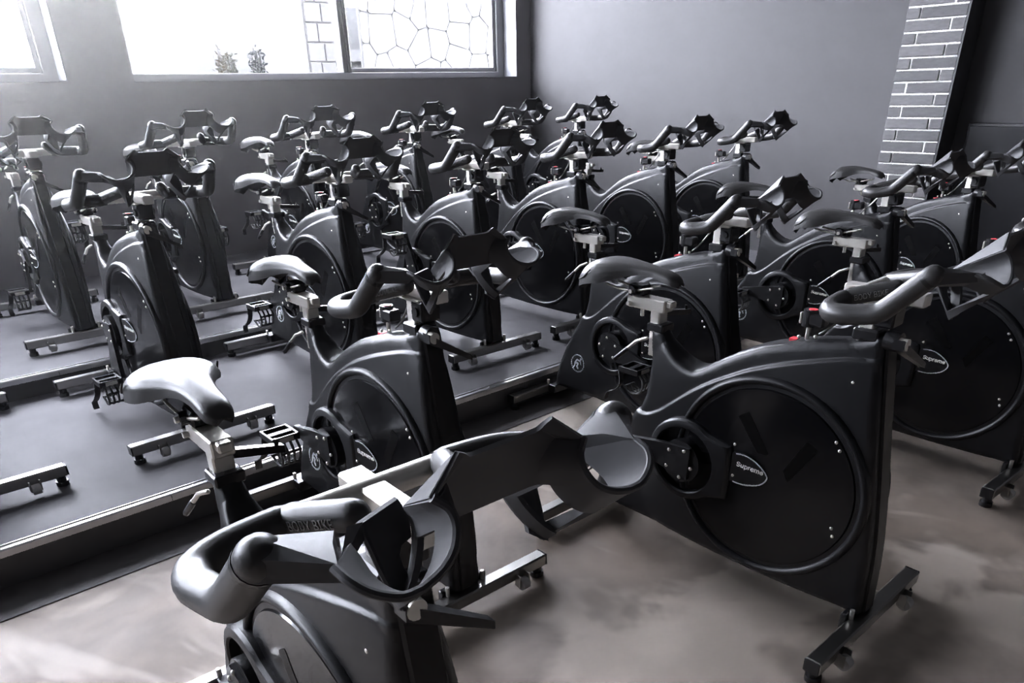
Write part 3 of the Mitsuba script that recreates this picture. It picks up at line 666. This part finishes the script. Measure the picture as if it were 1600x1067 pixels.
def console_half():
    th = 0.006; ms = []
    # inner wall: front strip, top band, rear leg (the window stays open)
    ms.append(grid_sheet([lerp(RIMi, REAi, t) for t in (0, .14, .28, .40)], th))
    k = 8
    ms.append(grid_sheet([lerp(RIMi[:k], REAi[:k], t) for t in (0.38, .6, .8, 1.0)], th))
    ms.append(grid_sheet([lerp(RIMi[k - 2:], REAi[k - 2:], t) for t in (0.84, .92, 1.0)], th))
    # outer wall: a bottom strip to the rear and a crescent behind the rim
    n_ = len(RIMo); ms.append(grid_sheet([lerp(RIMo[:4], REAo[:4], t) for t in (0, .25, .5, .75, 1.0)], th))
    tm = lambda i: 0.16 + 0.34 * min(1, i / (n_ - 1) * 1.3)
    ms.append(grid_sheet([[lerp(RIMo[i], REAo[i], t * tm(i)) for i in range(2, n_)] for t in (0, .33, .66, 1.0)], th))
    # rear plate across the mouth, with its rounded cut-out
    pl = Polygon([(-.0965, .934), (-.053, .942), (-.0485, .926), (-.054, .911), (-.066, .908), (-.0705, .902), (-.0715, .893), (-.067, .874), (-.078, .866), (-.086, .861), (-.091, .885)])
    m = trimesh.creation.extrude_polygon(pl, th, engine='earcut'); v = m.vertices
    m.vertices = np.c_[1.0915 - 0.6 * v[:, 1] + v[:, 2] - th / 2, v[:, 0], v[:, 1]]; m.fix_normals(); ms.append(m)
    # slope from the crease up to the peak
    sh, rc = RIMi[0], REAi[0]
    rows = [[lerp(lerp(sh, PK, u), lerp(rc, PK, u), t) for t in np.linspace(0, 1, 5)] for u in (-.02, .25, .5, .75, .98)]
    ms.append(grid_sheet(rows, 0.003))
    # rim bead
    ms.append(tube(np.vstack([RIMi[:-1], RIMo]), 0.0040, 8))
    ms.append(tube(np.vstack([REAi[:-1], REAo]), 0.0034, 6))
    return cat(*ms)
def console_centre():
    """Bent sheet between the two troughs: it starts at the rims and falls back to the flat centre plate."""
    k, nc = 13, 17; left = np.vstack([[PK], RIMi[:k]]); rows = []
    zc = np.r_[1.0115, np.linspace(0.998, 0.945, k)]
    for i, p in enumerate(left):
        t = np.linspace(-1, 1, nc); w = np.clip((1 - np.abs(t)) / 0.30, 0, 1); w = w * w * (3 - 2 * w)
        xc = 0.6165 - 0.37 * (1.0115 - zc[i])
        rows.append(np.c_[p[0] + (xc - p[0]) * w, -p[1] * t, p[2] + (zc[i] - p[2]) * w])
    return grid_sheet(np.array(rows), 0.005)
half = console_half()
cs = P_('console', cat(half, mirror(half), console_centre()), 'm_console', 40, None, 'black moulded console with two bottle troughs')
for s in (-1, 1):
    f_ = lambda *q: [np.array(p) * [1, -s, 1] for p in q]
    arm = hull(f_((0.552, -0.178, 0.967), (0.570, -0.185, 0.972), (0.556, -0.205, 0.962), (0.572, -0.203, 0.966), (0.552, -0.180, 0.945), (0.574, -0.188, 0.940), (0.570, -0.205, 0.944),
                  (0.619, -0.158, 0.9655), (0.562, -0.132, 0.957), (0.590, -0.147, 0.9650), (0.622, -0.156, 0.950), (0.562, -0.132, 0.943), (0.600, -0.150, 0.938)))
    P_('console_arm', arm, 'm_console', 25, cs)
    P_('inner_strap', hull(f_((0.556, -0.118, 0.952), (0.540, -0.096, 0.940), (0.556, -0.118, 0.938), (0.540, -0.096, 0.922), (0.60, -0.150, 0.945), (0.60, -0.150, 0.938))), 'm_console', 25, cs)
# cranks and pedals (about the crank axis; built pointing to the rear)
def crank(s):
    y0 = HY + 0.004
    disc = cat(cyl([CK[0], s * (HY - 0.021), CK[1]], [CK[0], s * (y0 + 0.004), CK[1]], 0.060, 28), cyl([CK[0], s * (y0 + 0.003), CK[1]], [CK[0], s * (y0 + 0.008), CK[1]], 0.028, 20))
    poly = Polygon([(CK[0] + 0.030, CK[1] + 0.047), (CK[0] + 0.030, CK[1] - 0.040), (CK[0] - 0.06, CK[1] - 0.026), (-0.150, CK[1] - 0.013), (-0.172, CK[1] - 0.011), (-0.180, CK[1]), (-0.172, CK[1] + 0.013), (-0.150, CK[1] + 0.015), (CK[0] - 0.06, CK[1] + 0.036)]).buffer(0.003)
    return cat(disc, prism_xz(poly, s * (y0 - 0.002), s * (y0 + 0.014)))
CRANK, PEDAL = [], []
for s in (-1, 1):
    CRANK.append((s, 'crank_arm', crank(s), 'm_black_metal', 30, None))
    for i in range(5):
        a = math.radians(68 + 72 * i)
        x, z = CK[0] + 0.042 * math.cos(a), CK[1] + 0.042 * math.sin(a)
        CRANK.append((s, 'bolt', ball([x, s * (HY + 0.018 if abs(a - math.pi) < 1.0 else s * s * (HY + 0.0185)), z], 0.0055, 1, (1, .7, 1)), 'm_chrome', True, 'crank_arm'))
    # pedal about its spindle at the origin; the toe cage hangs below
    pl = cat(box(-0.046, 0.046, -0.044, -0.036, -0.011, 0.011, 0.002), box(-0.046, 0.046, 0.036, 0.044, -0.011, 0.011, 0.002), box(-0.046, -0.036, -0.044, 0.044, -0.010, 0.010, 0.002), box(0.036, 0.046, -0.044, 0.044, -0.010, 0.010, 0.002), box(-0.012, 0.012, -0.044, 0.044, -0.008, 0.008, 0.002))
    ax = cyl([0, -s * 0.07, 0], [0, s * 0.04, 0], 0.006, 8)
    cage = []
    for yy in (-0.030, -0.010, 0.010, 0.030):
        cage.append(tube(smooth_path([(0.044, yy, -0.008), (0.062, yy, -0.035), (0.050, yy * .9, -0.075), (0.010, yy * .8, -0.088), (-0.025, yy * .8, -0.070)], 4), 0.0042, 6))
    for q in ((0.062, -0.035, .034), (0.050, -0.075, .030), (0.010, -0.088, .028), (-0.025, -0.070, .028)):
        cage.append(cyl([q[0], -q[2], q[1]], [q[0], q[2], q[1]], 0.0045, 6))
    G = np.array([[[x, y * 0.011 + y0_, z_] for y in (-1, 1)] for x, y0_, z_ in smooth_path([(-0.046, s * .030, -0.012), (-0.03, s * .043, -0.055), (-0.055, s * .050, -0.085), (-0.085, s * .050, -0.100), (-0.100, s * .046, -0.135)], 5)])
    PEDAL += [(s, 'pedal', cat(pl, ax), 'm_black_metal', 25, None), (s, 'toe_cage', cat(*cage), 'm_rubber', 30, 'pedal'), (s, 'strap', grid_sheet(G, 0.0025), 'm_rubber', 30, 'pedal'),
              *[(s, 'reflector', box(x0, x0 + 0.003, -0.022, 0.022, -0.007, 0.007), 'm_chrome', False, 'pedal') for x0 in (-0.0475, 0.0445)]]

# ------------------------------------------------------------------ write each part once, place it per bike
def writes(mesh, m, smooth):
    return mikit.ply(mesh, m, smooth=smooth)
PART_PLY = [(n_, writes(ms, m, sm), par, lb) for n_, ms, m, sm, par, lb in PARTS]
CRANK_PLY = [(s, n_, writes(ms, m, sm), par) for s, n_, ms, m, sm, par in CRANK]
PEDAL_PLY = [(s, n_, writes(ms, m, sm), par) for s, n_, ms, m, sm, par in PEDAL]
def bike(x, y, z, yaw, ang, label):
    """ang: degrees the near crank is turned on from pointing straight back (positive = tip goes down)."""
    key = numbered('exercise_bike')
    labels[key] = {'label': label, 'category': 'exercise bike', 'group': 'black indoor cycling bikes'}
    M = T().translate([x, y, z]).rotate([0, 0, 1], yaw)
    keys = []
    for n_, ply, par, lb in PART_PLY:
        k = numbered((keys[par] if par is not None else key) + '__' + n_); keys.append(k)
        scene[k] = {**ply, 'to_world': M}
        if lb: labels[k] = {'label': lb}
    for s in (-1, 1):
        a = ang if s < 0 else ang + 180
        Rc = M @ T().translate([CK[0], 0, CK[1]]).rotate([0, 1, 0], -a).translate([-CK[0], 0, -CK[1]])
        ck = None
        for s2, n_, ply, par in CRANK_PLY:
            if s2 != s: continue
            k = numbered((ck if par else key) + '__' + n_)
            if not par: ck = k
            scene[k] = {**ply, 'to_world': Rc}
        r = 0.172 + CK[0]; t = math.radians(a)
        Mp = M @ T().translate([CK[0] - r * math.cos(t), s * (HY + 0.066), CK[1] - r * math.sin(t)])
        pk = None
        for s2, n_, ply, par in PEDAL_PLY:
            if s2 != s: continue
            k = numbered((pk if par else key) + '__' + n_)
            if not par: pk = k
            scene[k] = {**ply, 'to_world': Mp}
    return key
BIKES = [
    (-1.026, 0.368, 0, -1.6, 176, 'black spin bike closest to the camera, cut off by the bottom edge of the photo'),
    (-1.052, 1.612, 0, 0.3, -2, 'large black spin bike seen side-on at centre right, front foot bar wholly visible'),
    (-1.067, 2.789, 0, -2.3, 10, 'black spin bike at the right edge, half hidden behind the large side-on bike'),
    (-1.800, 0.956, 0, -0.8, 0, 'black spin bike on the floor behind the closest bike, in front of the platform step'),
    (-1.846, 2.222, 0, 0.1, 172, 'black spin bike on the floor, just behind the saddle of the large side-on bike'),
    (-1.806, 3.373, 0, 0.0, 0, 'black spin bike on the floor behind the large bike, below the brick pilaster'),
    (-1.758, 4.302, 0, -15.4, 30, 'turned black spin bike nearest the brick pilaster, with its cover lit pale'),
    (-3.116, 0.045, 0.115, 0.5, 62, 'spin bike cut off by the left edge, only its foot bar and pedal in view'),
    (-3.116, 0.765, 0.115, 1.7, 92, 'leftmost spin bike wholly in view on the lower tier, turned most to the camera'),
    (-3.114, 1.505, 0.115, 0.4, 20, 'spin bike on the lower tier right behind the floor bike with the pale saddle'),
    (-3.089, 2.173, 0.115, -1.4, -75, 'spin bike on the lower tier, fourth from the grey side wall'),
    (-3.084, 2.809, 0.115, -1.2, 25, 'spin bike on the lower tier, third from the grey side wall'),
    (-3.068, 3.483, 0.115, -0.4, 40, 'spin bike on the lower tier, second from the grey side wall'),
    (-3.014, 4.110, 0.115, 0.1, -10, 'spin bike on the lower tier nearest the grey side wall'),
    (-4.429, 0.756, 0.201, -1.0, 60, 'spin bike on the upper tier at the left edge, in the window glare'),
    (-4.492, 1.456, 0.201, 0.3, 15, 'spin bike on the upper tier, second from the left edge'),
    (-4.480, 2.141, 0.201, -0.9, -20, 'spin bike on the upper tier under the middle of the big window'),
    (-4.506, 2.858, 0.201, -1.0, 30, 'spin bike on the upper tier under the right pane of the window'),
    (-4.488, 3.628, 0.201, 0.3, 70, 'spin bike on the upper tier in front of the dark room corner'),
    (-4.541, 4.350, 0.201, -0.6, 10, 'spin bike on the upper tier nearest the grey side wall'),
]
for b_ in BIKES: bike(*b_)
